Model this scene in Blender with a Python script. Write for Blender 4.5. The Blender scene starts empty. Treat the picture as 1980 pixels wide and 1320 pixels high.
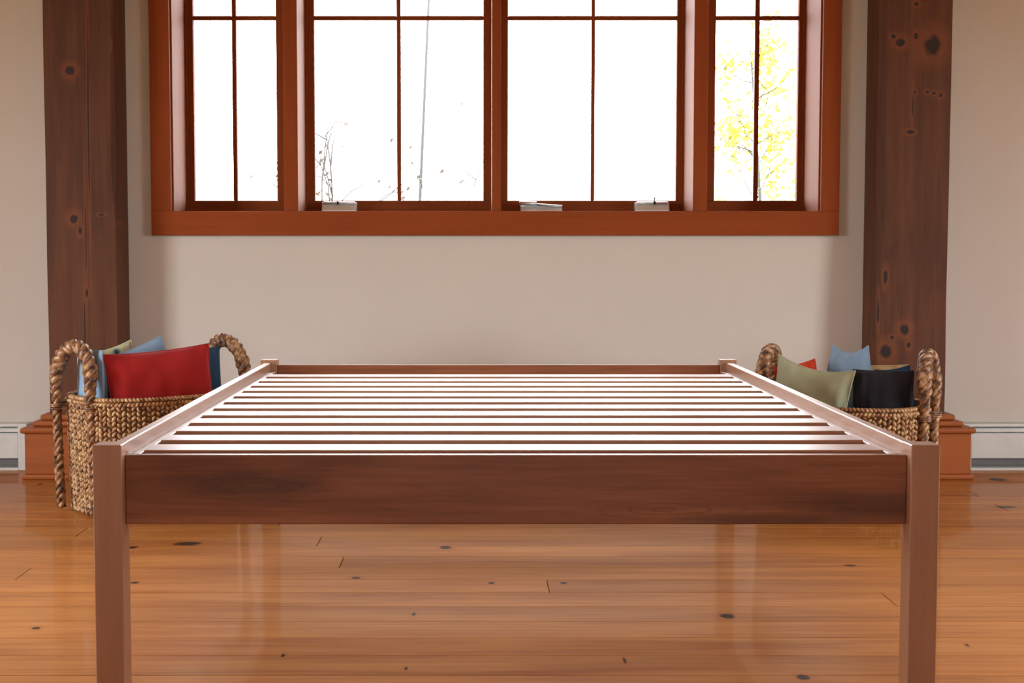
import bpy, bmesh, math, random
from mathutils import Vector, Matrix, Euler, noise

scene = bpy.context.scene
COL = scene.collection
PI = math.pi

# ------------------------------------------------------------------ camera
F = 2755.0                      # focal length in px of the 1980x1320 frame
PX0, PY0 = 920.0, 660.0         # principal point
PITCH = math.atan(175.0 / F)
EYE = Vector((0, 0, 0.925))
cd = bpy.data.cameras.new('camera')
cd.sensor_width = 36.0
cd.lens = F * 36.0 / 1980.0
cd.shift_x = (990.0 - PX0) / 1980.0
cd.clip_start = 0.05
cam = bpy.data.objects.new('camera', cd)
cam.location = EYE
cam.rotation_euler = (PI / 2 - PITCH, 0, 0)
COL.objects.link(cam)
scene.camera = cam

# ------------------------------------------------------------------ world, exposure
scene.view_settings.view_transform = 'Standard'
scene.view_settings.look = 'None'
scene.view_settings.gamma = 1.0
scene.view_settings.use_curve_mapping = False
scene.view_settings.exposure = -0.25
scene.cycles.use_denoising = True
scene.cycles.max_bounces = 10
scene.cycles.diffuse_bounces = 6
scene.cycles.transparent_max_bounces = 16
scene.cycles.caustics_reflective = False
scene.cycles.caustics_refractive = False
scene.cycles.sample_clamp_indirect = 6.0
SKY = 24.0
w = bpy.data.worlds.new('overcast_sky')
scene.world = w
w.use_nodes = True
bg = w.node_tree.nodes['Background']
bg.inputs['Color'].default_value = (0.93, 0.97, 1.0, 1)
bg.inputs['Strength'].default_value = SKY

# ------------------------------------------------------------------ room numbers
YW = 6.05                       # inner face of the window wall
WT = 0.36                       # its thickness
XL, XR = -3.6, 3.9              # side walls
YB = -3.2                       # wall behind the camera
ZC = 3.3                        # ceiling


def portal(name, loc, rot, sx, sy):
    ld = bpy.data.lights.new(name, 'AREA')
    ld.shape = 'RECTANGLE'
    ld.size, ld.size_y = sx, sy
    ld.cycles.is_portal = True
    o = bpy.data.objects.new(name, ld)
    o.location, o.rotation_euler = loc, rot
    COL.objects.link(o)


def at(px, py, Y):
    """photo pixel on the vertical plane y = Y"""
    x, y = (px - PX0) / F, -(py - PY0) / F
    c, s = math.cos(PITCH), math.sin(PITCH)
    d = Vector((x, c + y * s, -s + y * c))
    return EYE + d * (Y / d.y)


def X(px, Y, py=485):
    return at(px, py, Y).x


def Z(py, Y):
    return at(920, py, Y).z


# ------------------------------------------------------------------ materials
def new_mat(name):
    m = bpy.data.materials.new(name)
    m.use_nodes = True
    nt = m.node_tree
    return m, nt, nt.nodes['Principled BSDF']


def nd(nt, typ, **kw):
    n = nt.nodes.new(typ)
    for k, v in kw.items():
        setattr(n, k, v)
    return n


def mth(nt, op, a, b=None, clamp=False):
    n = nd(nt, 'ShaderNodeMath', operation=op, use_clamp=clamp)
    for i, v in enumerate((a, b)):
        if v is None:
            continue
        if isinstance(v, (int, float)):
            n.inputs[i].default_value = v
        else:
            nt.links.new(v, n.inputs[i])
    return n.outputs[0]


def mixc(nt, fac, a, b, blend='MIX'):
    n = nd(nt, 'ShaderNodeMix', data_type='RGBA', blend_type=blend)
    for s, v in ((n.inputs[0], fac), (n.inputs[6], a), (n.inputs[7], b)):
        if isinstance(v, (int, float)):
            s.default_value = v
        elif isinstance(v, tuple):
            s.default_value = (*v[:3], 1)
        else:
            nt.links.new(v, s)
    return n.outputs[2]


def ramp(nt, fac, stops):
    n = nd(nt, 'ShaderNodeValToRGB')
    e = n.color_ramp.elements
    while len(e) < len(stops):
        e.new(0.5)
    for el, (p, c) in zip(e, stops):
        el.position = p
        el.color = (*c, 1)
    nt.links.new(fac, n.inputs[0])
    return n.outputs[0]


def noise_t(nt, vec, scale, detail=4, rough=0.55, dist=0.0):
    n = nd(nt, 'ShaderNodeTexNoise')
    n.inputs['Scale'].default_value = scale
    n.inputs['Detail'].default_value = detail
    n.inputs['Roughness'].default_value = rough
    n.inputs['Distortion'].default_value = dist
    if vec is not None:
        nt.links.new(vec, n.inputs['Vector'])
    return n.outputs[0]


def scaled(nt, vec, s):
    n = nd(nt, 'ShaderNodeVectorMath', operation='MULTIPLY')
    nt.links.new(vec, n.inputs[0])
    n.inputs[1].default_value = s
    return n.outputs[0]


def wood(name, dark, light, axis='x', rough=0.4, coat=0.0, coat_rough=0.15, bump=0.15, streak=22.0,
         vary=0.25, knots=(), halo=None, world=False, knot_col=(0.012, 0.009, 0.01), contrast=(0.3, 0.72), mid=None,
         spec=0.5, fig_amt=0.42, figure=(), dark_patches=(), knot_amt=0.93):
    m, nt, b = new_mat(name)
    if world:
        base = nd(nt, 'ShaderNodeNewGeometry').outputs['Position']
    else:
        base = nd(nt, 'ShaderNodeTexCoord').outputs['Object']
    info = nd(nt, 'ShaderNodeObjectInfo')
    off = nd(nt, 'ShaderNodeVectorMath', operation='MULTIPLY_ADD')
    comb = nd(nt, 'ShaderNodeCombineXYZ')
    for i in range(3):
        nt.links.new(info.outputs['Random'], comb.inputs[i])
    nt.links.new(comb.outputs[0], off.inputs[0])
    off.inputs[1].default_value = (37.0, 53.0, 71.0)
    nt.links.new(base, off.inputs[2])
    v = off.outputs[0]
    i = 'xyz'.index(axis)
    s1, s2 = [3.5] * 3, [streak] * 3
    s1[i], s2[i] = 0.55, 0.7
    n1 = noise_t(nt, scaled(nt, v, s1), 2.2, 3, 0.5, 0.9)
    n2 = noise_t(nt, scaled(nt, v, s2), 2.6, 6, 0.62, 0.25)
    s3 = [streak * 3.5] * 3
    s3[i] = 2.5
    n3 = noise_t(nt, scaled(nt, v, s3), 3.0, 4, 0.6)
    f = mth(nt, 'ADD', mth(nt, 'MULTIPLY', n1, 0.45), mth(nt, 'ADD', mth(nt, 'MULTIPLY', n2, 0.38), mth(nt, 'MULTIPLY', n3, 0.17)))
    stops = [(contrast[0], dark), (contrast[1], light)]
    if mid:
        stops.insert(1, ((contrast[0] + contrast[1]) / 2, mid))
    c = ramp(nt, f, stops)
    hsv = nd(nt, 'ShaderNodeHueSaturation')
    nt.links.new(c, hsv.inputs['Color'])
    nt.links.new(mth(nt, 'ADD', mth(nt, 'MULTIPLY', info.outputs['Random'], 2 * vary), 1 - vary), hsv.inputs['Value'])
    c = hsv.outputs[0]
    if figure or dark_patches:
        pos = nd(nt, 'ShaderNodeNewGeometry').outputs['Position']
        wob = noise_t(nt, scaled(nt, pos, (5.0, 5.0, 16.0)), 1.0, 4, 0.6)

        def dist(k, amp):
            kx, ky, kz, rx, ry, rz = k
            sb = nd(nt, 'ShaderNodeVectorMath', operation='SUBTRACT')
            nt.links.new(pos, sb.inputs[0])
            sb.inputs[1].default_value = (kx, ky, kz)
            mu = nd(nt, 'ShaderNodeVectorMath', operation='MULTIPLY')
            nt.links.new(sb.outputs[0], mu.inputs[0])
            mu.inputs[1].default_value = (1 / rx, 1 / ry, 1 / rz)
            le = nd(nt, 'ShaderNodeVectorMath', operation='LENGTH')
            nt.links.new(mu.outputs[0], le.inputs[0])
            return mth(nt, 'ADD', le.outputs['Value'], mth(nt, 'MULTIPLY', mth(nt, 'SUBTRACT', wob, 0.5), amp))
        for k in dark_patches:        # darker patches with soft edges
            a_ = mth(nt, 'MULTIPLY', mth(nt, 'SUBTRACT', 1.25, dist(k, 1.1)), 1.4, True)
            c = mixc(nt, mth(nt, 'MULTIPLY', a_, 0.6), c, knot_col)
        for k in figure:        # cathedral rings
            d = dist(k, 2.2)
            sn = mth(nt, 'SINE', mth(nt, 'MULTIPLY', d, 10.5))
            ln_ = mth(nt, 'MULTIPLY', mth(nt, 'SUBTRACT', sn, 0.72), 3.2, True)
            fade = mth(nt, 'MULTIPLY', mth(nt, 'SUBTRACT', 2.0, d), 0.8, True)
            c = mixc(nt, mth(nt, 'MULTIPLY', mth(nt, 'MULTIPLY', ln_, fade), fig_amt), c, knot_col)
    if knots:
        pos = nd(nt, 'ShaderNodeNewGeometry').outputs['Position']
        wob = noise_t(nt, pos, 28.0, 2)
        k_acc = h_acc = None
        for (kx, ky, kz, rx, ry, rz) in knots:
            sub = nd(nt, 'ShaderNodeVectorMath', operation='SUBTRACT')
            nt.links.new(pos, sub.inputs[0])
            sub.inputs[1].default_value = (kx, ky, kz)
            mul = nd(nt, 'ShaderNodeVectorMath', operation='MULTIPLY')
            nt.links.new(sub.outputs[0], mul.inputs[0])
            mul.inputs[1].default_value = (1 / rx, 1 / ry, 1 / rz)
            ln = nd(nt, 'ShaderNodeVectorMath', operation='LENGTH')
            nt.links.new(mul.outputs[0], ln.inputs[0])
            d = mth(nt, 'ADD', ln.outputs['Value'], mth(nt, 'MULTIPLY', mth(nt, 'SUBTRACT', wob, 0.5), 0.9))
            k = mth(nt, 'MULTIPLY', mth(nt, 'SUBTRACT', 1.15, d), 2.4, True)
            k_acc = k if k_acc is None else mth(nt, 'MAXIMUM', k_acc, k)
            if halo:
                h = mth(nt, 'MULTIPLY', mth(nt, 'SUBTRACT', 2.7, d), 0.5, True)
                h_acc = h if h_acc is None else mth(nt, 'MAXIMUM', h_acc, h)
        if halo:
            c = mixc(nt, mth(nt, 'MULTIPLY', h_acc, 0.55), c, halo)
        c = mixc(nt, mth(nt, 'MULTIPLY', k_acc, knot_amt), c, knot_col)
    nt.links.new(c, b.inputs['Base Color'])
    b.inputs['Roughness'].default_value = rough
    b.inputs['Specular IOR Level'].default_value = spec
    b.inputs['Coat Weight'].default_value = coat
    b.inputs['Coat Roughness'].default_value = coat_rough
    if bump:
        bp = nd(nt, 'ShaderNodeBump')
        bp.inputs['Strength'].default_value = bump
        bp.inputs['Distance'].default_value = 0.002
        nt.links.new(n2, bp.inputs['Height'])
        nt.links.new(bp.outputs[0], b.inputs['Normal'])
    return m


def plain(name, col, rough=0.5, metal=0.0, var=0.06, scale=14.0, bump=0.0, bscale=300.0):
    m, nt, b = new_mat(name)
    tc = nd(nt, 'ShaderNodeTexCoord').outputs['Object']
    n = noise_t(nt, tc, scale, 4)
    lo = tuple(x * (1 - var) for x in col)
    hi = tuple(min(1, x * (1 + var)) for x in col)
    nt.links.new(ramp(nt, n, [(0.3, lo), (0.7, hi)]), b.inputs['Base Color'])
    b.inputs['Roughness'].default_value = rough
    b.inputs['Metallic'].default_value = metal
    if bump:
        bp = nd(nt, 'ShaderNodeBump')
        bp.inputs['Strength'].default_value = bump
        bp.inputs['Distance'].default_value = 0.001
        nt.links.new(noise_t(nt, tc, bscale, 3), bp.inputs['Height'])
        nt.links.new(bp.outputs[0], b.inputs['Normal'])
    return m


def fabric(name, col, var=0.1):
    m, nt, b = new_mat(name)
    tc = nd(nt, 'ShaderNodeTexCoord').outputs['Object']
    wv = nd(nt, 'ShaderNodeTexWave', wave_type='BANDS', bands_direction='X')
    wv.inputs['Scale'].default_value = 260
    wh = nd(nt, 'ShaderNodeTexWave', wave_type='BANDS', bands_direction='Z')
    wh.inputs['Scale'].default_value = 260
    for n in (wv, wh):
        n.inputs['Distortion'].default_value = 0.6
        nt.links.new(tc, n.inputs['Vector'])
    f = mth(nt, 'MULTIPLY', mth(nt, 'ADD', wv.outputs['Fac'], wh.outputs['Fac']), 0.5)
    n1 = noise_t(nt, tc, 9, 4)
    g = mth(nt, 'ADD', mth(nt, 'MULTIPLY', f, 0.35), mth(nt, 'MULTIPLY', n1, 0.65))
    nt.links.new(ramp(nt, g, [(0.2, tuple(x * (1 - var) for x in col)), (0.8, tuple(x * (1 + var) for x in col))]), b.inputs['Base Color'])
    b.inputs['Roughness'].default_value = 0.85
    b.inputs['Specular IOR Level'].default_value = 0.2
    b.inputs['Sheen Weight'].default_value = 0.15
    bp = nd(nt, 'ShaderNodeBump')
    bp.inputs['Strength'].default_value = 0.2
    bp.inputs['Distance'].default_value = 0.001
    nt.links.new(f, bp.inputs['Height'])
    nt.links.new(bp.outputs[0], b.inputs['Normal'])
    return m


def print_fabric(name):
    m, nt, b = new_mat(name)
    tc = nd(nt, 'ShaderNodeTexCoord').outputs['Object']
    vo = nd(nt, 'ShaderNodeTexVoronoi', feature='F1')
    vo.inputs['Scale'].default_value = 16
    nt.links.new(tc, vo.inputs['Vector'])
    c = ramp(nt, vo.outputs['Distance'], [(0.22, (0.03, 0.05, 0.06)), (0.3, (0.25, 0.36, 0.30)), (0.42, (0.62, 0.64, 0.42))])
    nt.links.new(c, b.inputs['Base Color'])
    b.inputs['Roughness'].default_value = 0.85
    return m


def glass():
    m, nt, b = new_mat('window_glass')
    nt.nodes.remove(b)
    out = nt.nodes['Material Output']
    tr = nd(nt, 'ShaderNodeBsdfTransparent')
    gl = nd(nt, 'ShaderNodeBsdfGlossy')
    gl.inputs['Roughness'].default_value = 0.02
    fr = nd(nt, 'ShaderNodeFresnel')
    fr.inputs['IOR'].default_value = 1.45
    mx = nd(nt, 'ShaderNodeMixShader')
    nt.links.new(fr.outputs[0], mx.inputs[0])
    nt.links.new(tr.outputs[0], mx.inputs[1])
    nt.links.new(gl.outputs[0], mx.inputs[2])
    nt.links.new(mx.outputs[0], out.inputs['Surface'])
    return m


def FL(px, py):
    """photo pixel on the floor plane"""
    x, y = (px - PX0) / F, -(py - PY0) / F
    c, s = math.cos(PITCH), math.sin(PITCH)
    d = Vector((x, c + y * s, -s + y * c))
    return EYE + d * (-EYE.z / d.z)


# knots and nail holes seen on the floor boards: (px, py, half width px, half height px)
FK = []
for (px, py, hw, hh) in [(362, 1051, 26, 4), (255, 1058, 12, 2.5), (1407, 1191, 15, 4.5), (861, 1058, 12, 3), (800, 1187, 4, 3),
                         (950, 1127, 6, 2), (1090, 1127, 7, 2), (547, 1267, 4, 4), (785, 1292, 3, 3), (1644, 1093, 12, 1.5),
                         (1553, 1309, 14, 5), (1208, 1277, 3, 7), (260, 1126, 9, 2), (1870, 1247, 4, 3), (70, 1214, 9, 2.5),
                         (688, 1117, 9, 2), (78, 936, 4, 1.5), (1930, 927, 16, 3), (1945, 980, 22, 2)]:
    p, q, r = FL(px, py), FL(px + hw, py), FL(px, py + hh)
    FK.append((p.x, p.y, 0, abs(q.x - p.x), max(0.004, abs(r.y - p.y)), 0.5))

M = {}
M['floor'] = wood('pine_floor', (0.31, 0.105, 0.026), (0.56, 0.245, 0.066), 'x', rough=0.5, coat=0.3, coat_rough=0.06, spec=0.05,
                  bump=0.10, streak=26, vary=0.12, knots=FK, halo=(0.36, 0.12, 0.03), world=False, contrast=(0.36, 0.66), mid=(0.45, 0.178, 0.046))
M['subfloor'] = plain('subfloor', (0.40, 0.26, 0.14), 0.9)
BED = ((0.28, 0.125, 0.064), (0.41, 0.205, 0.115))
for key_, ax_ in (('bed', 'x'), ('bed_y', 'y'), ('bed_z', 'z')):
    M[key_] = wood('bed_timber_' + ax_, *BED, ax_, rough=0.42, bump=0.04, vary=0.04, spec=0.5, coat=0.5, coat_rough=0.3)
RYF = 2.695


def rk(px, py, hw, hh):
    p = at(px, py, RYF)
    return (p.x, p.y, p.z, hw * RYF / F, 0.05, hh * RYF / F)


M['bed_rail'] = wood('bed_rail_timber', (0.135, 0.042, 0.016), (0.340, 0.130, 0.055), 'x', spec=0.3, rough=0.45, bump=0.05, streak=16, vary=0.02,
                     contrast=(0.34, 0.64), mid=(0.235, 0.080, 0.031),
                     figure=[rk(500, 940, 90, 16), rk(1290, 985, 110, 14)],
                     dark_patches=[rk(1700, 975, 190, 32), rk(1480, 1005, 190, 14), rk(470, 938, 150, 24)],
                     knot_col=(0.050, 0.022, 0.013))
M['fir'] = wood('stained_fir', (0.22, 0.046, 0.010), (0.30, 0.066, 0.016), 'x', spec=0.12, rough=0.7, bump=0.04, vary=0.03)
M['fir_z'] = wood('stained_fir_upright', (0.22, 0.046, 0.010), (0.30, 0.066, 0.016), 'z', spec=0.12, rough=0.7, bump=0.04, vary=0.03)
M['plinth'] = wood('plinth_fir', (0.26, 0.066, 0.014), (0.40, 0.110, 0.026), 'x', spec=0.3, rough=0.4, bump=0.04, vary=0.03)
M['steel'] = plain('satin_nickel', (0.80, 0.80, 0.78), 0.35, 0.4)
M['black'] = plain('black_plastic', (0.015, 0.015, 0.017), 0.5)
M['heater'] = plain('white_enamel', (0.66, 0.68, 0.66), 0.4)
M['heater_dark'] = plain('heater_fins', (0.14, 0.14, 0.145), 0.5, 0.4)
M['glass'] = glass()
M['wall'] = plain('warm_plaster', (0.60, 0.555, 0.50), 0.75, var=0.02, scale=2.0, bump=0.12, bscale=160)
M['ceil'] = plain('ceiling_boards', (0.74, 0.60, 0.43), 0.7, var=0.05)

# ------------------------------------------------------------------ mesh helpers
class MB:
    def __init__(s):
        s.v, s.f = [], []

    def add(s, vs, fs):
        o = len(s.v)
        s.v += [tuple(v) for v in vs]
        s.f += [tuple(i + o for i in f) for f in fs]

    def box(s, x0, x1, y0, y1, z0, z1):
        vs = [(x, y, z) for x in (x0, x1) for y in (y0, y1) for z in (z0, z1)]
        s.add(vs, [(0, 1, 3, 2), (4, 6, 7, 5), (0, 4, 5, 1), (2, 3, 7, 6), (0, 2, 6, 4), (1, 5, 7, 3)])

    def tube(s, pts, r, n=8, cap=True):
        pts = [Vector(p) for p in pts]
        rr = r if isinstance(r, (list, tuple)) else [r] * len(pts)
        rings = []
        up = None
        for i, p in enumerate(pts):
            t = (pts[min(i + 1, len(pts) - 1)] - pts[max(i - 1, 0)]).normalized()
            if up is None:
                up = Vector((0, 0, 1)) if abs(t.z) < 0.9 else Vector((1, 0, 0))
            a = (up - t * up.dot(t)).normalized()
            up = a
            b = t.cross(a)
            rings.append([p + (a * math.cos(2 * PI * k / n) + b * math.sin(2 * PI * k / n)) * rr[i] for k in range(n)])
        fs = []
        for i in range(len(pts) - 1):
            for k in range(n):
                fs.append((i * n + k, i * n + (k + 1) % n, (i + 1) * n + (k + 1) % n, (i + 1) * n + k))
        if cap:
            fs.append(tuple(range(n))[::-1])
            fs.append(tuple((len(pts) - 1) * n + k for k in range(n)))
        s.add([v for r_ in rings for v in r_], fs)

    def ball(s, c, ax, nu=7, nv=4):
        """ellipsoid lump; ax = three axis vectors"""
        c = Vector(c)
        vs = [c + ax[2]]
        for j in range(1, nv):
            th = PI * j / nv
            for k in range(nu):
                ph = 2 * PI * k / nu
                vs.append(c + ax[0] * (math.sin(th) * math.cos(ph)) + ax[1] * (math.sin(th) * math.sin(ph)) + ax[2] * math.cos(th))
        vs.append(c - ax[2])
        fs = [(0, 1 + k, 1 + (k + 1) % nu) for k in range(nu)]
        for j in range(nv - 2):
            for k in range(nu):
                a, b = 1 + j * nu + k, 1 + j * nu + (k + 1) % nu
                fs.append((a, a + nu, b + nu, b))
        l = len(vs) - 1
        fs += [(l, 1 + (nv - 2) * nu + (k + 1) % nu, 1 + (nv - 2) * nu + k) for k in range(nu)]
        s.add(vs, fs)

    def prism(s, poly, x0, x1):
        """polygon of (y, z) extruded along x"""
        n = len(poly)
        vs = [(x0, y, z) for y, z in poly] + [(x1, y, z) for y, z in poly]
        fs = [(i, (i + 1) % n, n + (i + 1) % n, n + i) for i in range(n)]
        fs += [tuple(range(n))[::-1], tuple(range(n, 2 * n))]
        s.add(vs, fs)

    def mesh(s, name, mat, smooth=False, bevel=0.0, seg=2):
        me = bpy.data.meshes.new(name)
        me.from_pydata(s.v, [], s.f)
        bm = bmesh.new()
        bm.from_mesh(me)
        bmesh.ops.recalc_face_normals(bm, faces=bm.faces)
        if bevel:
            es = [e for e in bm.edges if len(e.link_faces) == 2 and e.calc_face_angle(0) > 0.5]
            bmesh.ops.bevel(bm, geom=es, offset=bevel, segments=seg, affect='EDGES', profile=0.5)
        bm.to_mesh(me)
        bm.free()
        me.materials.append(mat)
        if smooth:
            for p in me.polygons:
                p.use_smooth = True
        me.update()
        return me


def link(name, me, parent=None, loc=(0, 0, 0), rot=(0, 0, 0), **props):
    o = bpy.data.objects.new(name, me)
    COL.objects.link(o)
    o.location, o.rotation_euler = loc, rot
    if parent is not None:
        o.parent = parent
    for k, v in props.items():
        o[k] = v
    return o


def empty(name, loc=(0, 0, 0), rotz=0, **props):
    o = bpy.data.objects.new(name, None)
    COL.objects.link(o)
    o.location, o.rotation_euler = loc, (0, 0, rotz)
    o.empty_display_size = 0.1
    for k, v in props.items():
        o[k] = v
    return o


def boxpart(name, mat, parent, x0, x1, y0, y1, z0, z1, bevel=0.002, **props):
    """box part whose mesh is centred on its own origin"""
    c = Vector(((x0 + x1) / 2, (y0 + y1) / 2, (z0 + z1) / 2))
    b = MB()
    hx, hy, hz = (x1 - x0) / 2, (y1 - y0) / 2, (z1 - z0) / 2
    b.box(-hx, hx, -hy, hy, -hz, hz)
    base = parent.location if parent is not None else Vector((0, 0, 0))
    if parent is not None and parent.parent is not None:
        base = base + parent.parent.location
    return link(name, b.mesh(name, mat, bevel=bevel), parent, c - base, **props)


# ------------------------------------------------------------------ room shell
# window opening in the far wall
WX0, WX1 = X(332, YW), X(1586, YW)
WZ0 = Z(408, 6.025)
WZ1 = 2.62


def wall_with_holes(name, plane, a0, a1, z0, z1, holes, thick, mat):
    """wall running along x (plane='y') or y (plane='x'); plane value = inner face, thick signed outward"""
    ax, val = plane
    b = MB()
    cuts = sorted({a0, a1, *[h[0] for h in holes], *[h[1] for h in holes]})
    for c0, c1 in zip(cuts, cuts[1:]):
        mid = (c0 + c1) / 2
        hs = [h for h in holes if h[0] <= mid <= h[1]]
        spans = [(z0, z1)] if not hs else [(z0, hs[0][2]), (hs[0][3], z1)]
        for s0, s1 in spans:
            if s1 - s0 < 1e-4:
                continue
            lo, hi = sorted((val, val + thick))
            if ax == 'y':
                b.box(c0, c1, lo, hi, s0, s1)
            else:
                b.box(lo, hi, c0, c1, s0, s1)
    return link(name, b.mesh(name, mat), kind='structure')


wall_with_holes('wall_back', ('y', YW), XL - 0.2, XR + 0.2, -0.02, ZC, [(WX0, WX1, WZ0, WZ1)], WT, M['wall'])
LH = [(2.4, 3.9, 0.35, 2.12)]
RH = [(2.4, 3.8, 0.35, 2.06)]
BH = [(-0.6, 0.8, 0.9, 1.65)]
wall_with_holes('wall_left', ('x', XL), YB, YW, -0.02, ZC, LH, -0.2, M['wall'])
wall_with_holes('wall_right', ('x', XR), YB, YW, -0.02, ZC, RH, 0.2, M['wall'])
wall_with_holes('wall_front', ('y', YB), XL - 0.2, XR + 0.2, -0.02, ZC, BH, -0.2, M['wall'])
b = MB()
b.box(XL - 0.2, XR + 0.2, YB - 0.2, YW + WT, ZC, ZC + 0.15)
link('ceiling', b.mesh('ceiling', M['ceil']), kind='structure')

portal('window_daylight', ((WX0 + WX1) / 2, YW + WT + 0.01, (WZ0 + WZ1) / 2), (-PI / 2, 0, 0), WX1 - WX0, WZ1 - WZ0)
for (a0, a1, z0, z1) in LH:
    portal('window_left_offscreen', (XL - 0.19, (a0 + a1) / 2, (z0 + z1) / 2), (PI / 2, 0, -PI / 2), a1 - a0, z1 - z0)
for (a0, a1, z0, z1) in RH:
    portal('window_right_offscreen', (XR + 0.19, (a0 + a1) / 2, (z0 + z1) / 2), (PI / 2, 0, PI / 2), a1 - a0, z1 - z0)
for (a0, a1, z0, z1) in BH:
    portal('window_behind_offscreen', ((a0 + a1) / 2, YB - 0.19, (z0 + z1) / 2), (PI / 2, 0, 0), a1 - a0, z1 - z0)

# floor: slab + boards as single pieces
b = MB()
b.box(XL - 0.2, XR + 0.2, YB - 0.2, YW + WT, -0.08, -0.0205)
floor = link('floor', b.mesh('floor', M['subfloor']), kind='structure')
random.seed(4)
BW = 0.1515
LENS = [3.2, 4.0, 4.9]
bmesh_cache = {}


def board_mesh(L):
    L = round(L, 3)
    if L not in bmesh_cache:
        q = MB()
        g = 0.0009
        q.box(-L / 2 + g, L / 2 - g, -BW / 2 + g, BW / 2 - g, -0.02, 0)
        bmesh_cache[L] = q.mesh('floor_board', M['floor'], bevel=0.0012, seg=1)
    return bmesh_cache[L]


y = 4.424 + BW / 2 + BW * 10
row = 0
while y > YB - BW:
    if y - BW / 2 < YW:
        x = XL - random.choice([0.0, 0.9, 1.7, 2.6])
        while x < XR:
            L = random.choice(LENS)
            link('plank', board_mesh(L), floor, (x + L / 2, y, 0))
            x += L
    y -= BW
    row += 1

# ------------------------------------------------------------------ window
YC = 6.025                                    # casing front
YS0, YS1 = 6.345, 6.385                       # sash
UZ1 = WZ1
cz0 = Z(455, YC)
T = []


def trim(n, x0, x1, y0, y1, z0, z1, mat):
    return boxpart('trim_%d' % n, mat, None, x0, x1, y0, y1, z0, z1, 0.002, kind='structure')


cx0, cx1 = X(293.5, YC), X(1621.5, YC)
ix0, ix1 = X(332, YC), X(1586, YC)
trim(1, cx0, cx1, YC, YW, cz0, WZ0, M['fir'])                 # bottom casing
trim(2, cx0, ix0, YC, YW, WZ0, UZ1 + 0.09, M['fir_z'])        # left
trim(3, ix1, cx1, YC, YW, WZ0, UZ1 + 0.09, M['fir_z'])        # right
trim(4, ix0, ix1, YC, YW, UZ1, UZ1 + 0.09, M['fir'])          # head
# sill board and jamb liners lining the opening
trim(5, WX0, WX1, YW, YW + WT, WZ0 - 0.02, WZ0, M['fir'])
lin = 0.012
trim(6, WX0, WX0 + lin, YW, YW + WT, WZ0, UZ1, M['fir_z'])
trim(7, WX1 - lin, WX1, YW, YW + WT, WZ0, UZ1, M['fir_z'])
mull = [(551, 578), (951, 968), (1338, 1365)]
for k, (p0, p1) in enumerate(mull):
    x0, x1 = X(p0, YW), X(p1, YW)
    trim(8 + k, x0, x1, YW - 0.012, YW + WT, WZ0, UZ1, M['fir_z'])
edges = [WX0 + lin] + [X(p, YW) for m_ in mull for p in m_] + [WX1 - lin]
glassx = [(378, 537, 452, 460), (610, 934.5, 768, 776), (982, 1306, 1142, 1149), (1380, 1539, 1455.5, 1464.5)]
GZ0 = Z(387.5, YS0)
HM0, HM1 = Z(38, YS0), Z(30, YS0)
GZ1 = UZ1 - 0.05
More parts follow.
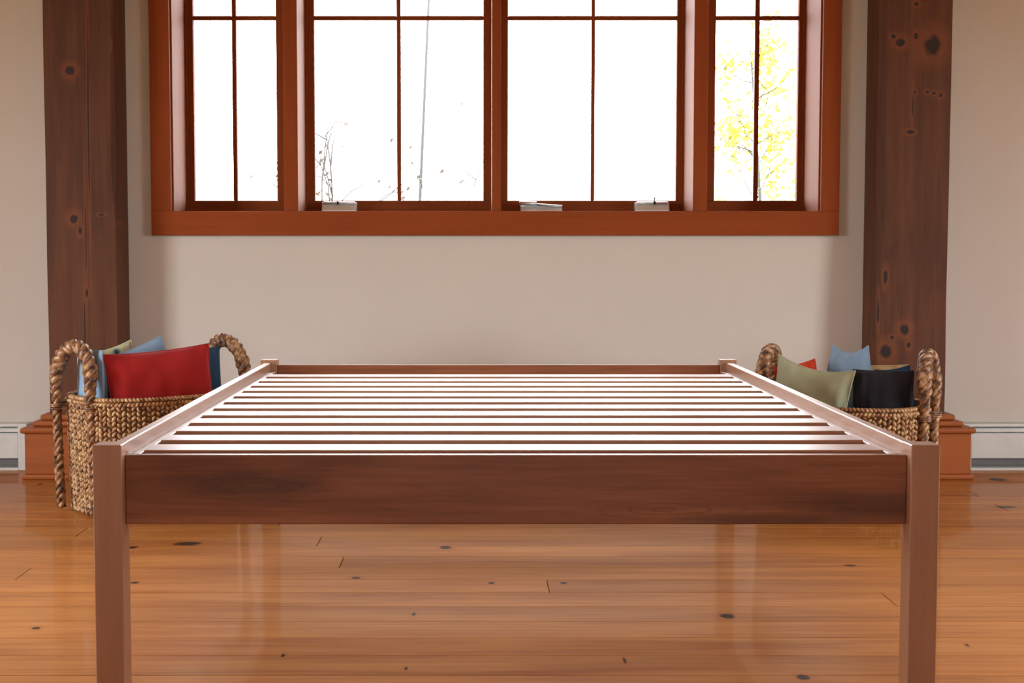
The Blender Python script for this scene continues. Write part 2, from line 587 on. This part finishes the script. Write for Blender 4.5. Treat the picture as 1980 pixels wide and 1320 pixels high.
for k, (g0, g1, m0, m1) in enumerate(glassx):
    x0, x1 = edges[2 * k], edges[2 * k + 1]
    a0, a1 = X(g0, YS0), X(g1, YS0)
    u0, u1 = X(m0, YS0), X(m1, YS0)
    win = empty('window_%d' % (k + 1), ((x0 + x1) / 2, YS0, WZ0), kind='structure')
    # narrow stops against the sash
    for (s0, s1) in ((x0, x0 + 0.008), (x1 - 0.008, x1)):
        boxpart('stop', M['fir_z'], win, s0, s1, YS0 - 0.02, YS0, WZ0, UZ1, 0.0015)
    boxpart('bottom_rail', M['fir'], win, x0, x1, YS0, YS1, WZ0, GZ0)
    boxpart('top_rail', M['fir'], win, x0, x1, YS0, YS1, GZ1, UZ1)
    boxpart('stile', M['fir_z'], win, x0, a0, YS0, YS1, GZ0, GZ1)
    boxpart('stile', M['fir_z'], win, a1, x1, YS0, YS1, GZ0, GZ1)
    boxpart('muntin', M['fir_z'], win, u0, u1, YS0 + 0.004, YS1 - 0.004, GZ0, GZ1, 0.004)
    for (h0, h1) in ((a0, u0), (u1, a1)):
        boxpart('muntin', M['fir'], win, h0, h1, YS0 + 0.004, YS1 - 0.004, HM0, HM1, 0.004)
        for (v0, v1) in ((GZ0, HM0), (HM1, GZ1)):
            boxpart('pane', M['glass'], win, h0, h1, YS0 + 0.018, YS0 + 0.022, v0, v1, 0)
    # crank operators resting on the sill
    def crank(pa, pb, style):
        xa, xb = X(pa, 6.300), X(pb, 6.300)
        base = win.location
        q = MB()
        zt, zb = Z(391.5, 6.300), WZ0
        if style == 'low':
            poly = [(6.270, zb), (6.335, zb), (6.335, zt - 0.014), (6.290, zt - 0.014), (6.270, zb + 0.008)]
        else:
            poly = [(6.265, zb), (6.340, zb), (6.340, zt), (6.285, zt), (6.265, zb + 0.012)]
        q.prism([(yy - base.y, zz - base.z) for yy, zz in poly], xa - base.x, xb - base.x)
        op = link('crank_operator', q.mesh('crank_operator', M['steel'], bevel=0.003), win)
        q = MB()
        if style == 'low':
            q.tube([(xa - 0.004 - base.x, 6.280 - base.y, zt - 0.004 - base.z), (xa + 0.07 - base.x, 6.280 - base.y, zt - 0.006 - base.z)], 0.010, 8)
            q.tube([(xa + 0.07 - base.x, 6.280 - base.y, zt - 0.010 - base.z), (xb - base.x, 6.280 - base.y, zt - 0.018 - base.z)], 0.006, 8)
            link('crank_arm', q.mesh('crank_arm', M['steel'], True), op)
        else:
            zl = zt - 0.003
            q.tube([(xa + 0.006 - base.x, 6.278 - base.y, zl - base.z), (xb - 0.006 - base.x, 6.278 - base.y, zl - base.z)], 0.0065, 8)
            link('crank_arm', q.mesh('crank_arm', M['steel'], True), op)
            q = MB()
            xm = xa + (xb - xa) * (0.56 if style == 'knob' else 0.47)
            q.tube([(xm - base.x, 6.273 - base.y, zl - 0.006 - base.z), (xm - base.x, 6.273 - base.y, zl + 0.006 - base.z)], 0.0055, 8)
            if style == 'knob':
                q.tube([(xm + 0.001 - base.x, 6.290 - base.y, zl + 0.004 - base.z), (xm + 0.002 - base.x, 6.290 - base.y, zl + 0.026 - base.z)], [0.003, 0.0045], 8)
            link('crank_knob', q.mesh('crank_knob', M['black'], True), op, label='small dark knob')
    if k == 1:
        crank(624, 690, 'fold')
    if k == 2:
        crank(1006, 1086, 'low')
        crank(1227, 1292, 'knob')

# ------------------------------------------------------------------ timber posts
def post(label, x0, x1, yf, cham, side, knots, px_side):
    cxm = (x0 + x1) / 2
    root = empty('timber_post', (cxm, (yf + YW) / 2, 0), label=label, category='post', group='timber posts against the window wall')
    mat = wood('post_timber', (0.052, 0.016, 0.007), (0.150, 0.050, 0.020), 'z', spec=0.25, rough=0.6, bump=0.35, streak=14, vary=0.0,
               world=True, knots=knots, halo=(0.24, 0.065, 0.018), mid=(0.098, 0.033, 0.0135))
    zs = [0.0 + ZC * i / 110 for i in range(111)]
    q = MB()
    rings, fs = [], []
    ox, oy = cxm, (yf + YW) / 2
    for i, z in enumerate(zs):
        c = max(0.0015, cham(z))
        s_ = 0.003
        wv = 0.0025 * noise.noise(Vector((x0 * 3, 1.7, z * 2.2)))
        if side > 0:      # wane on the right front corner
            r = [(x0 + s_ + wv, yf), (x1 - c, yf), (x1, yf + c), (x1, YW - 0.001), (x0 + wv, YW - 0.001), (x0 + wv, yf + s_)]
        else:
            r = [(x0 + c, yf), (x1 - s_ + wv, yf), (x1 + wv, yf + s_), (x1 + wv, YW - 0.001), (x0, YW - 0.001), (x0, yf + c)]
        rings += [(a - ox, bb - oy, z) for a, bb in r]
    n = 6
    for i in range(len(zs) - 1):
        for k in range(n):
            fs.append((i * n + k, i * n + (k + 1) % n, (i + 1) * n + (k + 1) % n, (i + 1) * n + k))
    q.add(rings, fs)
    me = q.mesh('post_shaft', mat)
    link('shaft', me, root)
    # plinth with rounded cap
    pf = 5.73
    px0, px1 = x0 - 0.072, x1 + 0.072
    zt = Z(838, pf)

    def pp(name, e, y0, z0, z1, bev, seg=3):
        boxpart(name, M['plinth'], root, px0 - e, px1 + e, y0, YW - 0.001, z0, z1, bev)
    pp('base_moulding', 0.014, pf - 0.012, 0.0, 0.022, 0.008)
    pp('base_block', 0.0, pf, 0.022, zt, 0.003)
    pp('cap_moulding', 0.016, pf - 0.016, zt, zt + 0.024, 0.010)
    pp('step_moulding', -0.022, pf + 0.03, zt + 0.024, zt + 0.046, 0.008)
    pp('top_moulding', -0.046, pf + 0.06, zt + 0.046, zt + 0.070, 0.008)
    return root


def pk(px, py, Y, hw, hh):
    p = at(px, py, Y)
    return (p.x, p.y, p.z, hw * Y / F, 0.09, hh * Y / F)


YF1, YF2 = 5.841, 5.850
z_notch, z_end = Z(82, YF1), Z(445, YF1)


def ch1(z):
    if z < z_end:
        return 0.0
    c = 0.016 + 0.005 * noise.noise(Vector((0.3, 0.8, z * 4.1)))
    c *= min(1, (z - z_end) / 0.25)
    if abs(z - z_notch) < 0.03:
        c *= 0.35
    if z > z_notch:
        c *= 0.75
    return c


def ch2(z):
    c = 0.026 + 0.004 * noise.noise(Vector((4.3, 0.8, z * 3.1)))
    zl = Z(640, YF2)
    zm = Z(430, YF2)
    if z < zm:
        c *= max(0.2, (z - zl) / (zm - zl))
    return c


K1 = [pk(136, 137, YF1, 9, 9), pk(143, 423, YF1, 8, 9), pk(155, 445, YF1, 4, 8), pk(170, 110, YF1, 1.3, 90), pk(171, 260, YF1, 1.6, 150),
      pk(166, 460, YF1, 1.2, 80), pk(164, 640, YF1, 1.6, 60), pk(196, 415, YF1, 6, 2), pk(230, 432, YF1, 4, 5), pk(168, 566, YF1, 2.5, 9)]
K2 = [pk(1741, 82, YF2, 9, 8), pk(1727, 70, YF2, 5, 4), pk(1803, 88, YF2, 17, 20), pk(1771, 70, YF2, 4, 6), pk(1769, 178, YF2, 2.5, 3.5),
      pk(1765, 205, YF2, 1.5, 22), pk(1793, 178, YF2, 4, 3.5), pk(1806, 180, YF2, 4, 3.5), pk(1819, 184, YF2, 4, 4),
      pk(1760, 255, YF2, 7, 4), pk(1695, 12, YF2, 4, 12), pk(1688, 98, YF2, 3, 16),
      pk(1749, 637, YF2, 9, 10), pk(1713, 679, YF2, 12, 14), pk(1725, 652, YF2, 4, 4), pk(1757, 667, YF2, 4, 6), pk(1712, 535, YF2, 4, 14),
      pk(1698, 600, YF2, 2, 26), pk(1772, 8, YF2, 5, 4)]
post('dark timber post with a long split, behind the basket with the red pillow', -1.755, -1.471, YF1, ch1, 1, K1, 250)
post('reddish dark timber post with clustered black knots, behind the basket with the sage pillow', 1.6426, 1.934, YF2, ch2, -1, K2, 1668)

# ------------------------------------------------------------------ baseboard heaters
def heater(label, x0, x1, cap_right):
    yf, yb = 5.965, YW
    zt = Z(820, yf)
    root = empty('baseboard_heater', ((x0 + x1) / 2, yb, 0), label=label, category='heater', group='baseboard heaters along the window wall')
    o = root.location

    def bp(name, mat, a0, a1, y0, y1, z0, z1, bev=0.002):
        return boxpart(name, mat, root, a0, a1, y0, y1, z0, z1, bev)
    cw = 0.042
    capx = (x1 - cw, x1) if cap_right else (x0, x0 + cw)
    e0, e1 = (x0, x1 - cw) if cap_right else (x0 + cw, x1)
    bp('end_cap', M['heater'], capx[0], capx[1], yf - 0.003, yb, 0.0, zt + 0.002, 0.006)
    bp('back_panel', M['heater'], e0, e1, yb - 0.01, yb, 0.0, zt)
    bp('top_panel', M['heater'], e0, e1, yf + 0.012, yb - 0.01, zt - 0.012, zt)
    bp('damper', M['heater'], e0, e1, yf + 0.006, yf + 0.016, zt - 0.034, zt - 0.018)
    bp('front_panel', M['heater'], e0, e1, yf, yf + 0.008, Z(886, yf), zt - 0.038)
    bp('fin_tube', M['heater_dark'], e0, e1, yf + 0.02, yb - 0.012, 0.02, Z(886, yf) + 0.05)
    bp('bottom_lip', M['heater'], e0, e1, yf + 0.002, yf + 0.01, 0.0, 0.012)


heater('white metal baseboard heater beside the split post, under the plain wall', XL, X(46, 5.965), True)
heater('white metal baseboard heater beside the knotty reddish post', X(1868, 5.965), XR, False)

# ------------------------------------------------------------------ bed frame
HB = 0.0765
BX0, BX1 = -0.724, 0.877
LEG = 0.055
LT = 0.925 - 0.3655
YF, YR = 2.67, 4.772
bed = empty('bed_frame', (HB, (YF + YR + LEG) / 2, 0), label='bare wooden platform bed frame with pale slats and square legs on the pine floor', category='bed')
for yy in (YF, YR):
    for (l0, l1) in ((BX0, BX0 + LEG), (BX1 - LEG, BX1)):
        boxpart('leg', M['bed_z'], bed, l0, l1, yy, yy + LEG, 0, LT, 0.002)
RT = 0.925 - 0.388
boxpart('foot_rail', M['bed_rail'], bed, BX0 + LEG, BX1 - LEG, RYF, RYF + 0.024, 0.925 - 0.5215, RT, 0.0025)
boxpart('head_rail', M['bed_rail'], bed, BX0 + LEG, BX1 - LEG, YR + 0.012, YR + 0.036, 0.40, 0.925 - 0.383, 0.0025)
ST = 0.925 - 0.375
for sgn in (-1, 1):
    xi = HB + sgn * (HB - (-0.688))
    xo = HB + sgn * (HB - (-0.711))
    boxpart('side_rail', M['bed_y'], bed, min(xi, xo), max(xi, xo), YF + LEG, YR, 0.925 - 0.5215, ST, 0.0025)
    xl = HB + sgn * (HB - (-0.669))
    boxpart('ledger', M['bed_y'], bed, min(xi, xl), max(xi, xl), RYF + 0.05, YR, 0.48, 0.522, 0.002)
SLT = 0.525
q = MB()
sw = HB - (-0.6688)
q.box(-sw, sw, -0.046, 0.046, -0.019, 0)
slat_me = q.mesh('slat', M['bed'], bevel=0.003)
for i in range(12):
    yc = 2.848 + 0.046 + 0.1527 * i
    link('slat', slat_me, bed, Vector((HB, yc, SLT)) - bed.location)

# ------------------------------------------------------------------ baskets
M['weave'] = None
BOT = 0.235                      # raised inner bottom the pillows stand on


def weave_mat():
    m, nt, b = new_mat('water_hyacinth')
    tc = nd(nt, 'ShaderNodeTexCoord').outputs['Object']
    n1 = noise_t(nt, tc, 38, 3, 0.6)
    n2 = noise_t(nt, tc, 160, 3)
    f = mth(nt, 'ADD', mth(nt, 'MULTIPLY', n1, 0.75), mth(nt, 'MULTIPLY', n2, 0.25))
    c = ramp(nt, f, [(0.34, (0.09, 0.04, 0.018)), (0.47, (0.36, 0.19, 0.085)), (0.62, (0.62, 0.42, 0.22))])
    nt.links.new(c, b.inputs['Base Color'])
    b.inputs['Roughness'].default_value = 0.45
    return m


def rope_mat():
    m, nt, b = new_mat('dark_hyacinth_rope')
    tc = nd(nt, 'ShaderNodeTexCoord').outputs['Object']
    n1 = noise_t(nt, tc, 45, 3, 0.6)
    c = ramp(nt, n1, [(0.36, (0.045, 0.022, 0.014)), (0.5, (0.24, 0.11, 0.05)), (0.66, (0.50, 0.30, 0.15))])
    nt.links.new(c, b.inputs['Base Color'])
    b.inputs['Roughness'].default_value = 0.4
    return m


M['weave'] = weave_mat()
M['rope'] = rope_mat()
M['weave_shell'] = plain('basket_core', (0.26, 0.135, 0.06), 0.8)


def basket(label, C, ang, a, bb, Hb, Ht, seed, hw, twist):
    rnd = random.Random(seed)
    root = empty('woven_basket', (C[0], C[1], 0), ang, label=label, category='basket', group='woven baskets beside the bed')
    ex = 2.7

    def pt(t, k=1.0, off=0.0):
        c, s = math.cos(t), math.sin(t)
        x = a * k * math.copysign(abs(c) ** (2 / ex), c)
        y_ = bb * k * math.copysign(abs(s) ** (2 / ex), s)
        nx = math.copysign(abs(c) ** (2 - 2 / ex), c) / a
        ny = math.copysign(abs(s) ** (2 - 2 / ex), s) / bb
        n_ = Vector((nx, ny, 0)).normalized()
        return Vector((x, y_, 0)) + n_ * off, n_
    # arc-length table
    N = 1440
    P = [pt(2 * PI * i / N) for i in range(N)]
    L = [0.0]
    for i in range(N):
        L.append(L[-1] + (P[(i + 1) % N][0] - P[i][0]).length)

    def by_len(s):
        s = s % L[-1]
        lo, hi = 0, N
        while hi - lo > 1:
            mdl = (lo + hi) // 2
            if L[mdl] <= s:
                lo = mdl
            else:
                hi = mdl
        p0, n0 = P[lo % N]
        p1, n1 = P[(lo + 1) % N]
        f = (s - L[lo]) / max(1e-9, L[lo + 1] - L[lo])
        return p0.lerp(p1, f), n0.lerp(n1, f).normalized()
    flare = lambda z: 0.955 + 0.045 * z / Hb
    # core shell: outer, inner wall and raised bottom
    q = MB()
    n = 72
    ring = [by_len(L[-1] * i / n) for i in range(n)]
    prof = [(-0.006, 0.004), (-0.006, Hb - 0.01), (-0.022, Hb - 0.01), (-0.022, BOT)]
    for off, z in prof:
        q.v += [tuple((p + nn * off) * flare(z) + Vector((0, 0, z))) for p, nn in ring]
    for j in range(3):
        for i in range(n):
            q.f.append((j * n + i, j * n + (i + 1) % n, (j + 1) * n + (i + 1) % n, (j + 1) * n + i))
    q.f.append(tuple(range(3 * n, 4 * n)))
    q.f.append(tuple(range(n))[::-1])
    link('basket_wall', q.mesh('basket_wall', M['weave_shell']), root)
    # braided columns of knots
    ncol = int(L[-1] / 0.0165) // 2 * 2
    rows = int((Hb - 0.030) / 0.0185) + 1
    q = MB()
    for i in range(ncol):
        p, nn = by_len(L[-1] * i / ncol)
        t = Vector((-nn.y, nn.x, 0))
        sg = 1 if i % 2 else -1
        for j in range(rows):
            z = 0.012 + 0.0185 * (j + (0.25 if sg > 0 else 0)) + rnd.uniform(-0.002, 0.002)
            k = flare(z)
            al = sg * (0.62 + rnd.uniform(-0.15, 0.15))
            lg = Vector((0, 0, 1)) * math.cos(al) + t * math.sin(al)
            sh = Vector((0, 0, -1)) * math.sin(al) + t * math.cos(al)
            sz = rnd.uniform(0.9, 1.12)
            q.ball(p * k + nn * rnd.uniform(-0.002, 0.002) + Vector((0, 0, z)), (lg * 0.0125 * sz, sh * 0.0066 * sz, nn * 0.0085))
    link('weave', q.mesh('weave', M['weave'], True), root, kind='stuff')
    # plaited rim: two rows of lumps
    q = MB()
    nr = int(L[-1] / 0.0135)
    for row_, (z, sg) in enumerate(((Hb - 0.018, 1), (Hb - 0.003, -1))):
        for i in range(nr):
            p, nn = by_len(L[-1] * (i + 0.5 * row_) / nr)
            t = Vector((-nn.y, nn.x, 0))
            al = sg * 0.95
            lg = Vector((0, 0, 1)) * math.cos(al) + t * math.sin(al)
            sh = Vector((0, 0, -1)) * math.sin(al) + t * math.cos(al)
            q.ball(p - nn * (0.006 * row_) + Vector((0, 0, z)), (lg * 0.0115, sh * 0.0075, nn * 0.012))
    link('rim', q.mesh('rim', M['weave'], True), root, kind='stuff')
    # twisted rope handles rising from the floor at both ends
    for sgn in (1, -1):
        path = []
        xe = sgn * (a + 0.016)
        for i in range(30):
            z = 0.018 + (Hb + 0.04 - 0.018) * i / 29
            path.append(Vector((xe * flare(min(z, Hb)), -hw, z)))
        zc = Hb + 0.04
        for i in range(1, 24):
            th = PI * i / 24
            path.append(Vector((xe - sgn * 0.012 * math.sin(th), -hw * math.cos(th), zc + (Ht - 0.02 - zc) * math.sin(th) ** 0.85)))
        for i in range(29, -1, -1):
            z = 0.018 + (Hb + 0.04 - 0.018) * i / 29
            path.append(Vector((xe * flare(min(z, Hb)), hw, z)))
        if twist:       # the hoop stands a little askew on the end of the basket
            hc = Vector((xe, 0, 0))
            path = [Matrix.Rotation(twist, 3, 'Z') @ (p_ - hc) + hc for p_ in path]
        # resample
        S = [0.0]
        for p0, p1 in zip(path, path[1:]):
            S.append(S[-1] + (p1 - p0).length)
        m_ = 260
        res = []
        j = 0
        for i in range(m_):
            s = S[-1] * i / (m_ - 1)
            while j < len(S) - 2 and S[j + 1] < s:
                j += 1
            res.append(path[j].lerp(path[j + 1], (s - S[j]) / max(1e-9, S[j + 1] - S[j])))
        q = MB()
        up = Vector((1, 0, 0))
        fr = []
        for i in range(m_):
            t = (res[min(i + 1, m_ - 1)] - res[max(i - 1, 0)]).normalized()
            u = (up - t * up.dot(t)).normalized()
            fr.append((u, t.cross(u)))
        for st in range(3):
            pts, rad = [], []
            for i in range(m_):
                s = S[-1] * i / (m_ - 1)
                ph = 2 * PI * (s / 0.085 + st / 3)
                thick = 1.0 + 0.55 * max(0.0, min(1.0, (res[i].z - Hb) / 0.08))
                u, v = fr[i]
                pts.append(res[i] + (u * math.cos(ph) + v * math.sin(ph)) * 0.0088 * thick)
                rad.append(0.0088 * thick * (1 + 0.10 * math.sin(s * 90 + st)))
            q.tube(pts, rad, 7)
        link('handle', q.mesh('handle', M['rope'], True), root)
        # lashings that bind the rope to the basket
        for sy in (-1, 1):
            for zl in (Hb - 0.035,):
                k_ = min(range(m_), key=lambda i: abs(res[i].z - zl) + (10 if res[i].y * sy < 0 else 0))
                pc = res[k_]
                inner = Vector((sgn * (a * flare(zl) - 0.012), pc.y * 0.93, zl))
                ax_ = pc - inner
                ln_ = ax_.length
                ax_.normalize()
                pr_ = Vector((-ax_.y, ax_.x, 0)).normalized()
                q = MB()
                pts = []
                for i in range(61):
                    th = 2 * PI * 3 * i / 60
                    pts.append((pc + inner) / 2 + ax_ * math.cos(th) * (ln_ / 2 + 0.021) + pr_ * math.sin(th) * 0.022 + Vector((0, 0, -0.010 + 0.020 * i / 60)))
                q.tube(pts, 0.0042, 6)
                link('lashing', q.mesh('lashing', M['rope'], True), root)
    return root


basket('woven hyacinth basket holding the red and light blue pillows', (-1.171, 5.147), math.radians(40), 0.29, 0.235, 0.415, 0.612, 3, 0.098, math.radians(12))
basket('woven hyacinth basket holding the sage green and black pillows', (1.318, 5.045), math.radians(-30), 0.275, 0.235, 0.39, 0.585, 8, 0.080, 0.0)

# ------------------------------------------------------------------ pillows
def pillow(label, cat, ctr, wd, ht, th, yaw, roll, lean, mat, seed, sag=0.0, group='pillows in the baskets', ear=0.06, taper=0.0):
    rnd = random.Random(seed)
    n = 28
    q = MB()
    idx = {}

    def surf(u, v, side):
        # pinched sides leave pointed corners
        eu = 1 - ear * (1 - v * v)
        ev = 1 - ear * (1 - u * u)
        x = u * wd / 2 * eu * (1 - taper * v)
        z = v * ht / 2 * ev
        prof = (max(0.0, (1 - abs(u) ** 2.6) * (1 - abs(v) ** 2.6))) ** 0.62
        nz = noise.noise(Vector((u * 2.1 + seed * 3.1, v * 2.1, side * 5.0)))
        wr = noise.noise(Vector((u * 6 + seed, v * 1.5 + seed * 0.7, side * 2.0)))
        edge = max(abs(u), abs(v)) ** 3
        y_ = side * (th / 2 * prof * (1 + 0.25 * nz) + 0.010 * wr * (0.35 + edge) * prof ** 0.5)
        z -= sag * (1 - u * u) * (0.5 + 0.5 * v)
        return (x, y_, z)
    for side in (1, -1):
        for i in range(n + 1):
            for j in range(n + 1):
                u, v = math.sin(PI / 2 * (2 * i / n - 1)), math.sin(PI / 2 * (2 * j / n - 1))
                if side == -1 and (i in (0, n) or j in (0, n)):
                    idx[(side, i, j)] = idx[(1, i, j)]
                    continue
                idx[(side, i, j)] = len(q.v)
                q.v.append(surf(u, v, side))
    for side in (1, -1):
        for i in range(n):
            for j in range(n):
                f = (idx[(side, i, j)], idx[(side, i + 1, j)], idx[(side, i + 1, j + 1)], idx[(side, i, j + 1)])
                q.f.append(f if side == -1 else f[::-1])
    root = link('pillow', q.mesh('pillow', mat, True), None, ctr, label=label, category=cat, group=group)
    root.rotation_euler = (Matrix.Rotation(yaw, 3, 'Z') @ Matrix.Rotation(lean, 3, 'X') @ Matrix.Rotation(roll, 3, 'Y')).to_euler()
    # piped seam
    loop = []
    ks = [(i, 0) for i in range(n)] + [(n, j) for j in range(n)] + [(i, n) for i in range(n, 0, -1)] + [(0, j) for j in range(n, 0, -1)]
    loop = [q.v[idx[(1, i, j)]] for i, j in ks]
    s = MB()
    s.tube(loop + loop[:1], 0.0028, 6, cap=False)
    link('piping', s.mesh('piping', mat, True), root)
    return root


R = math.radians
red = fabric('red_cotton', (0.34, 0.012, 0.011))
blue = fabric('light_blue_cotton', (0.23, 0.35, 0.50))
navy = fabric('navy_cotton', (0.018, 0.05, 0.10))
sage = fabric('sage_cotton', (0.36, 0.38, 0.25))
ored = fabric('orange_red_cotton', (0.55, 0.045, 0.012))
coal = fabric('charcoal_cotton', (0.014, 0.012, 0.018))
tan = fabric('tan_cotton', (0.60, 0.42, 0.22))
prnt = print_fabric('leaf_print_cotton')


def P(px, py, Y):
    return at(px, py, Y)


GL, GR = 'pillows piled in the basket by the split post', 'pillows piled in the basket by the knotty post'
def inb(C, ang, u, v, z):
    c, n_ = math.cos(ang), math.sin(ang)
    return Vector((C[0] + u * c - v * n_, C[1] + u * n_ + v * c, z))


BL = ((-1.171, 5.147), R(40))
BR = ((1.318, 5.045), R(-30))
# label, basket, u, v, top z, width, thickness, yaw, roll, lean, cloth, seed, shape
PILLOWS = [
    ('deep red pillow standing in the basket by the split timber post', 'L', -0.031, -0.132, 0.590, 0.385, 0.10, 30.8, -4, -8, red, 1, dict(ear=0.05)),
    ('light blue pillow framed by the rope handle, beside the deep red pillow', 'L', -0.221, 0.033, 0.598, 0.252, 0.072, -57, 4, 2, blue, 2, {}),
    ('light blue pillow tilted behind the deep red pillow, one corner up', 'L', -0.023, 0.035, 0.615, 0.263, 0.08, 28, -19, -4, blue, 5, {}),
    ('leaf-print pillow with one corner above the light blue pillows', 'L', -0.065, 0.135, 0.597, 0.18, 0.06, 34, -14, -2, prnt, 6, {}),
    ('dark navy pillow mostly hidden behind the deep red pillow', 'L', 0.164, -0.046, 0.572, 0.18, 0.07, 34.6, -2, -4, navy, 7, {}),
    ('sage green pillow tilted against the basket rim beside the bed', 'R', -0.098, -0.114, 0.557, 0.288, 0.064, -37, 9, -1, sage, 11, dict(sag=0.02)),
    ('charcoal black pillow beside the sage pillow', 'R', 0.148, -0.078, 0.513, 0.200, 0.068, -16, 0, -4, coal, 12, dict(ear=0.03)),
    ('light blue pillow with two upright corners above the black pillow', 'R', -0.010, 0.056, 0.590, 0.235, 0.09, -50.8, -2, -6, blue, 13, dict(sag=0.015, taper=0.36, ear=0.08)),
    ('orange-red pillow peeking out behind the sage pillow', 'R', -0.160, -0.004, 0.535, 0.150, 0.06, -6.6, -12, -6, ored, 14, {}),
    ('tan pillow behind the light blue and black pillows', 'R', 0.040, 0.165, 0.516, 0.28, 0.05, -30, -2, -1, tan, 15, dict(ear=0.03)),
    ('navy blue pillow wedged against the rope handle', 'R', 0.164, 0.074, 0.522, 0.12, 0.048, -27, -10, -1, navy, 16, {}),
]
for (lab, side_, pu, pv, ztop, wd_, th_, yw_, rl_, le_, cloth, sd_, kw_) in PILLOWS:
    rr_ = abs(R(rl_))
    ht_ = ((ztop - BOT) / math.cos(R(le_)) - wd_ * math.sin(rr_)) / math.cos(rr_)   # corner to corner
    pillow(lab, 'pillow', inb(*(BL if side_ == 'L' else BR), pu, pv, (ztop + BOT) / 2), wd_, ht_, th_, R(yw_), R(rl_), R(le_), cloth, sd_,
           group=GL if side_ == 'L' else GR, **kw_)

# ------------------------------------------------------------------ outdoors
M['bark'] = plain('grey_bark', (0.03, 0.026, 0.025), 0.9)
M['leaf'] = plain('yellow_leaf', (0.42, 0.35, 0.042), 0.7, var=0.3, scale=3)
M['brown_leaf'] = plain('brown_leaf', (0.035, 0.018, 0.010), 0.7, var=0.3, scale=3)
M['grass'] = plain('dry_grass', (0.25, 0.24, 0.14), 0.9, var=0.2, scale=1.0)
M['pole'] = plain('weathered_pole', (0.02, 0.02, 0.021), 0.8)
b = MB()
b.box(-40, 40, -40, 70, -0.9, -0.6)
link('ground', b.mesh('ground', M['grass']), kind='structure')


def tree(name, label, base, height, seed, leafmat, nleaf, spread, twig_r=0.012, cat='tree', leaf=0.035, lo=0.25, nb=22, rise=(0.3, 1.0)):
    rnd = random.Random(seed)
    root = empty(name, base, label=label, category=cat)
    tr, tw, lf = MB(), MB(), MB()
    tips = []
    top = Vector((rnd.uniform(-0.2, 0.2), 0, height))
    tr.tube([(0, 0, 0), tuple(top * 0.5 + Vector((0.06, 0, 0))), tuple(top)], [twig_r * 2.2, twig_r * 1.5, twig_r * 0.5], 7)
    for i in range(nb):
        f = rnd.uniform(lo, 0.97)
        s = top * f
        a = rnd.uniform(0, 2 * PI)
        ln = spread * rnd.uniform(0.5, 1.0) * (1.15 - 0.6 * f)
        p = [s]
        d = Vector((math.cos(a), math.sin(a), rnd.uniform(*rise))).normalized()
        for k in range(5):
            d = (d + Vector((rnd.uniform(-.35, .35), rnd.uniform(-.35, .35), rnd.uniform(-.1, .3)))).normalized()
            p.append(p[-1] + d * ln / 5)
        tw.tube([tuple(v) for v in p], [twig_r * 0.55 * (1 - 0.16 * k) for k in range(6)], 5)
        tips += p[2:]
        for k in (2, 3, 4):
            e = p[k] + Vector((rnd.uniform(-1, 1), rnd.uniform(-1, 1), rnd.uniform(0, 1))) * ln * 0.28
            m_ = (p[k] + e) / 2 + Vector((0, 0, ln * 0.03))
            tw.tube([tuple(p[k]), tuple(m_), tuple(e)], [twig_r * 0.3, twig_r * 0.25, twig_r * 0.15], 4)
            tips += [m_, e]
    link('trunk', tr.mesh('trunk', M['bark'], True), root)
    link('branches', tw.mesh('branches', M['bark'], True), root, kind='stuff')
    for i in range(nleaf):
        t = rnd.choice(tips) + Vector((rnd.gauss(0, .05), rnd.gauss(0, .05), rnd.gauss(0, .05))) * (leaf / 0.03)
        u = Vector((rnd.gauss(0, 1), rnd.gauss(0, 1), rnd.gauss(0, 1))).normalized()
        v = u.orthogonal().normalized()
        w_ = u.cross(v)
        s = leaf * rnd.uniform(0.6, 1.2)
        lf.add([t - v * s, t + w_ * s * 0.5 + u * s * 0.12, t + v * s, t - w_ * s * 0.5 + u * s * 0.12], [(0, 1, 2, 3)])
    if nleaf:
        link('foliage', lf.mesh('foliage', leafmat), root, kind='stuff')
    return root


def ground_at(px, Y):
    return (X(px, Y), Y, -0.6)


tree('leafy_tree', 'yellow autumn tree outside the pane beside the knotty post', ground_at(1475, 13.0), 3.35, 21, M['leaf'], 1500, 1.0, 0.012, leaf=0.04)
tree('bare_shrub', 'thin shrub with brown leaves outside the wide pane beyond the folded crank', ground_at(632, 12.0), 1.6, 33, M['brown_leaf'], 120, 2.6, 0.024, 'shrub', leaf=0.032, lo=0.6, nb=9, rise=(0.8, 2.6))
tree('bare_shrub', 'sparse bare shrub outside the pane, beside the thin leaning pole', ground_at(856, 13.0), 1.6, 35, M['brown_leaf'], 36, 2.4, 0.020, 'shrub', leaf=0.032, lo=0.6, nb=8, rise=(1.2, 3.0))
tree('bare_shrub', 'wispy bare shrub outside the narrow pane by the split post', ground_at(520, 13.0), 1.6, 37, M['brown_leaf'], 16, 2.2, 0.018, 'shrub', leaf=0.028, lo=0.6, nb=4, rise=(1.2, 3.0))
q = MB()
p0, p1 = at(812, 386, 13.5), at(829, 0, 13.5)
dirp = (p1 - p0).normalized()
s0 = p0 - dirp * ((p0.z + 0.6) / dirp.z)
s1 = p1 + dirp * 1.2
q.tube([tuple(Vector((0, 0, 0))), tuple((s1 - s0) * 0.5), tuple(s1 - s0)], [0.017, 0.015, 0.012], 6)
link('leaning_pole', q.mesh('leaning_pole', M['pole'], True), None, s0, label='thin dark leaning pole seen through the wide window pane', category='pole')
